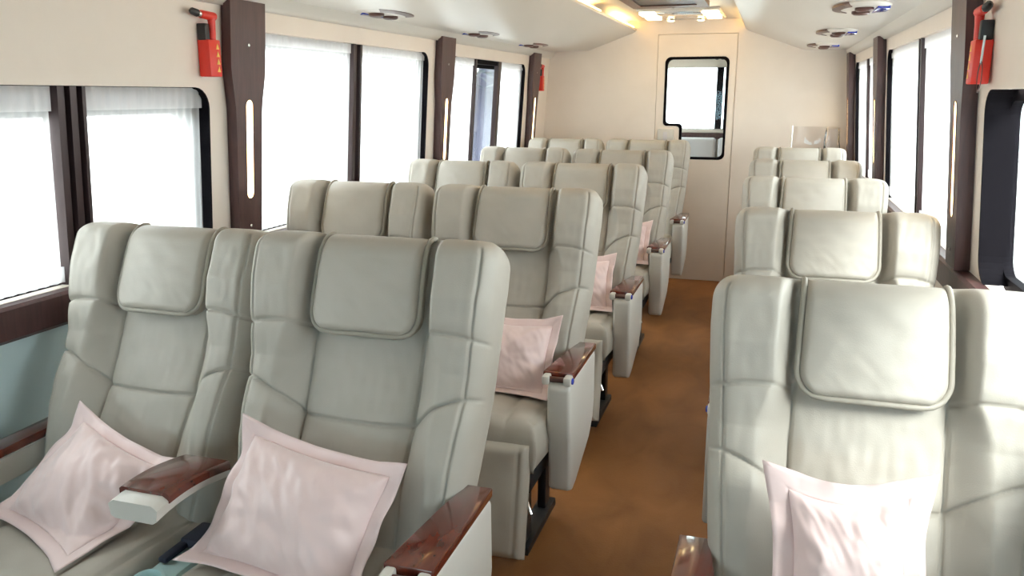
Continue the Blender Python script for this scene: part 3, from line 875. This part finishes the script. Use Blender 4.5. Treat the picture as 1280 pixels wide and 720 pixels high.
# ------------------------------------------------------------------ emergency hammers
def hammer(f, sgn, y, z, label, lean=0, small=False):
    t = thing('emergency_hammer', label, 'hammer', f(y, z, 0), (0, 0, 0), 'red emergency hammers')
    t.rotation_euler = (0, 0, 0)
    g = lambda u, v, d: (sgn * d, u, v)          # d inward
    prism('holder', [(-.030, -.105), (.030, -.105), (.030, .012), (-.030, .012)], g, .0, .045, M['red'], t, bev=.004)
    V, F = tube_data([g(.006, -.03, .030), g(.008, .05, .034), g(.004, .082, .036)], [.012, .011, .013], 10); h = mesh('handle', V, F, M['red'], t)
    V, F = tube_data([g(.018, .085, .036), g(-.04, .088, .036), g(-.05, .088, .036)], [.014, .013, .012], 10); mesh('hammer_head', V, F, M['red'], t)
    V, F = tube_data([g(-.05, .088, .036), g(-.064, .090, .036)], [.010, .009], 10); mesh('metal_collar', V, F, M['chrome'], t)
    V, F = tube_data([g(-.064, .090, .036), g(-.088, .094, .036), g(-.098, .094, .036)], [.012, .011, .004], 10); mesh('striking_tip', V, F, M['black'], t)
    prism('clip', [(-.032, .010), (-.008, .010), (-.008, .062), (-.032, .062)], g, .004, .036, M['black'], t, bev=.003)
    # row of little yellow warning triangles on the near face
    for i in range(4):
        zz = -.09 + i * .024
        prism('mark', [(.004, zz), (.020, zz), (.012, zz + .018)], g, .0445, .0465, M['yellow'], t)
    return t
hammer(fL, 1, 2.345, 1.715, 'red emergency hammer in its holder above the front left window')
hammer(fL, 1, 6.44, 1.69, 'small red emergency hammer at the far left corner beyond the last pillar')
h = hammer(fR, -1, 2.575, 1.685, 'red emergency hammer with wire loop above the front right window')
for k, (dy, dz) in enumerate(((.0, -.085), (-.03, -.09))):
    pts = [(-.03 - .006 * k, -.055 + dy + .024 * math.cos(a), dz + .038 * math.sin(a)) for a in np.linspace(0, 2 * PI, 25)[:-1]]
    V, F = tube_data(pts, .0012, 6, True); mesh('wire_loop', V, F, M['brown'], h)
V, F = tube_data([(-.028, -.05, .02), (-.03, -.052, -.05)], .003, 6); mesh('wire', V, F, M['chrome'], h)

# ------------------------------------------------------------------ clear plastic behind rear right seat
t = thing('plastic_cover', 'clear plastic cover standing behind the rearmost right seat', 'cover', (.30, 6.60, FLOOR))
V = []; F = []
n = 40
for j, z in enumerate(np.linspace(.0, 1.27, 12)):
    for i in range(n + 1):
        x = -.14 + .34 * i / n; V.append((x, .06 + .02 * noise.noise(Vector((x * 9, z * 5, 1))) + .012 * math.sin(x * 60) * max(0, (x - .02) * 4), z))
for j in range(11):
    for i in range(n): F.append((j * (n + 1) + i, j * (n + 1) + i + 1, (j + 1) * (n + 1) + i + 1, (j + 1) * (n + 1) + i))
o = mesh('sheet', V, F, M['acrylic'], t, smooth='all')
V, F = tube_data([(-.14, .06, 0), (-.14, .06, 1.275)], .004, 8); mesh('post', V, F, M['chrome'], t)
V, F = [], []
for j, z in enumerate(np.linspace(.9, 1.26, 14)):
    for i in range(24):
        a = 2 * PI * i / 24; r = .062 * (1 - .25 * (j / 13) ** 3) + .010 * noise.noise(Vector((math.cos(a) * 2, math.sin(a) * 2, z * 14)))
        V.append((.145 + r * math.cos(a), .0 + r * .7 * math.sin(a), z))
for j in range(13):
    for i in range(24): F.append((j * 24 + i, j * 24 + (i + 1) % 24, (j + 1) * 24 + (i + 1) % 24, (j + 1) * 24 + i))
mesh('crumpled_wrap', V, F, M['acrylic'], t, smooth='all')

# ------------------------------------------------------------------ outside
struct(box('ground', (-40, -40, -1.3), (40, 40, -1.2), M['concrete'], bev=0))
t = thing('tree', 'blurred bluish tree outside the bare rear left window sash', 'tree', (-4.6, 13.2, -1.2))
V, F = tube_data([(0, 0, 0), (.03, 0, 1.4), (-.05, .1, 2.6), (.05, .1, 3.3)], [.42, .34, .26, .16], 14); mesh('trunk', V, F, M['bark'], t)
V = []; F = []
for i in range(900):
    d = Vector((random.gauss(0, 1), random.gauss(0, 1), random.gauss(0, 1))).normalized() * random.uniform(.4, 1.) ** .5
    c = Vector((d.x * 1.5, d.y * 1.5, 3.7 + d.z * .9)); a = random.uniform(0, 6.28); s = random.uniform(.07, .13)
    e1 = Vector((math.cos(a), math.sin(a), random.uniform(-.6, .6))) * s; e2 = Vector((-math.sin(a), math.cos(a), random.uniform(-.6, .6))) * s * .6
    k = len(V); V += [c - e1, c + e2, c + e1, c - e2]; F.append((k, k + 1, k + 2, k + 3))
mesh('foliage', V, F, M['leaf'], t, smooth=False, fix=False)

# ------------------------------------------------------------------ LIGHT
w = bpy.data.worlds.new('sky'); S.world = w; w.use_nodes = True
bg = w.node_tree.nodes['Background']; bg.inputs[0].default_value = (.95, .98, 1.0, 1); bg.inputs[1].default_value = 5.0
def portal(name, loc, rot, sx, sy):
    l = bpy.data.lights.new(name, 'AREA'); l.shape = 'RECTANGLE'; l.size = sx; l.size_y = sy
    l.cycles.is_portal = True
    o = bpy.data.objects.new(name, l); COL.objects.link(o); o.location = loc; o.rotation_euler = rot
for i, (a, b, c, d, r) in enumerate(LW):
    portal('window_daylight', (XL((c + d) / 2) - .1, (a + b) / 2, (c + d) / 2), (0, -PI / 2, 0), d - c, b - a)
for i, (a, b, c, d, r) in enumerate(RW):
    portal('window_daylight', (XR((c + d) / 2) + .1, (a + b) / 2, (c + d) / 2), (0, PI / 2, 0), d - c, b - a)
portal('window_daylight', (-.62, YF - .08, 1.31), (PI / 2, 0, 0), 2.0, .66)
portal('window_daylight', (-2.0, 7.55, 1.4), (0, -PI / 2, 0), .7, 1.1)  # portal for the added rear room opening
portal('window_daylight', (-.7, RY + .08, 1.52), (-PI / 2, 0, 0), 1.2, .6)

# ------------------------------------------------------------------ CAMERA
sun = bpy.data.lights.new('sun', 'SUN'); sun.energy = 9; sun.angle = math.radians(24); sun.color = (1, .98, .95)
so = bpy.data.objects.new('sun', sun); COL.objects.link(so); so.rotation_euler = Vector((.40, -.50, .50)).to_track_quat('Z', 'Y').to_euler()
cam = bpy.data.cameras.new('camera'); co = bpy.data.objects.new('camera', cam); COL.objects.link(co)
cam.sensor_width = 36; cam.lens = 1012.88 / 1280 * 36; cam.clip_start = .02
co.location = (0, 0, 1.55); co.rotation_euler = (PI / 2 - .2333, 0, .3038)
S.camera = co
S.view_settings.view_transform = 'Standard'; S.view_settings.look = 'None'; S.view_settings.gamma = 1; S.view_settings.use_curve_mapping = False
S.view_settings.exposure = 1.0
S.cycles.use_denoising = True
S.cycles.max_bounces = 10; S.cycles.diffuse_bounces = 5; S.cycles.transparent_max_bounces = 16
S.cycles.sample_clamp_indirect = 8
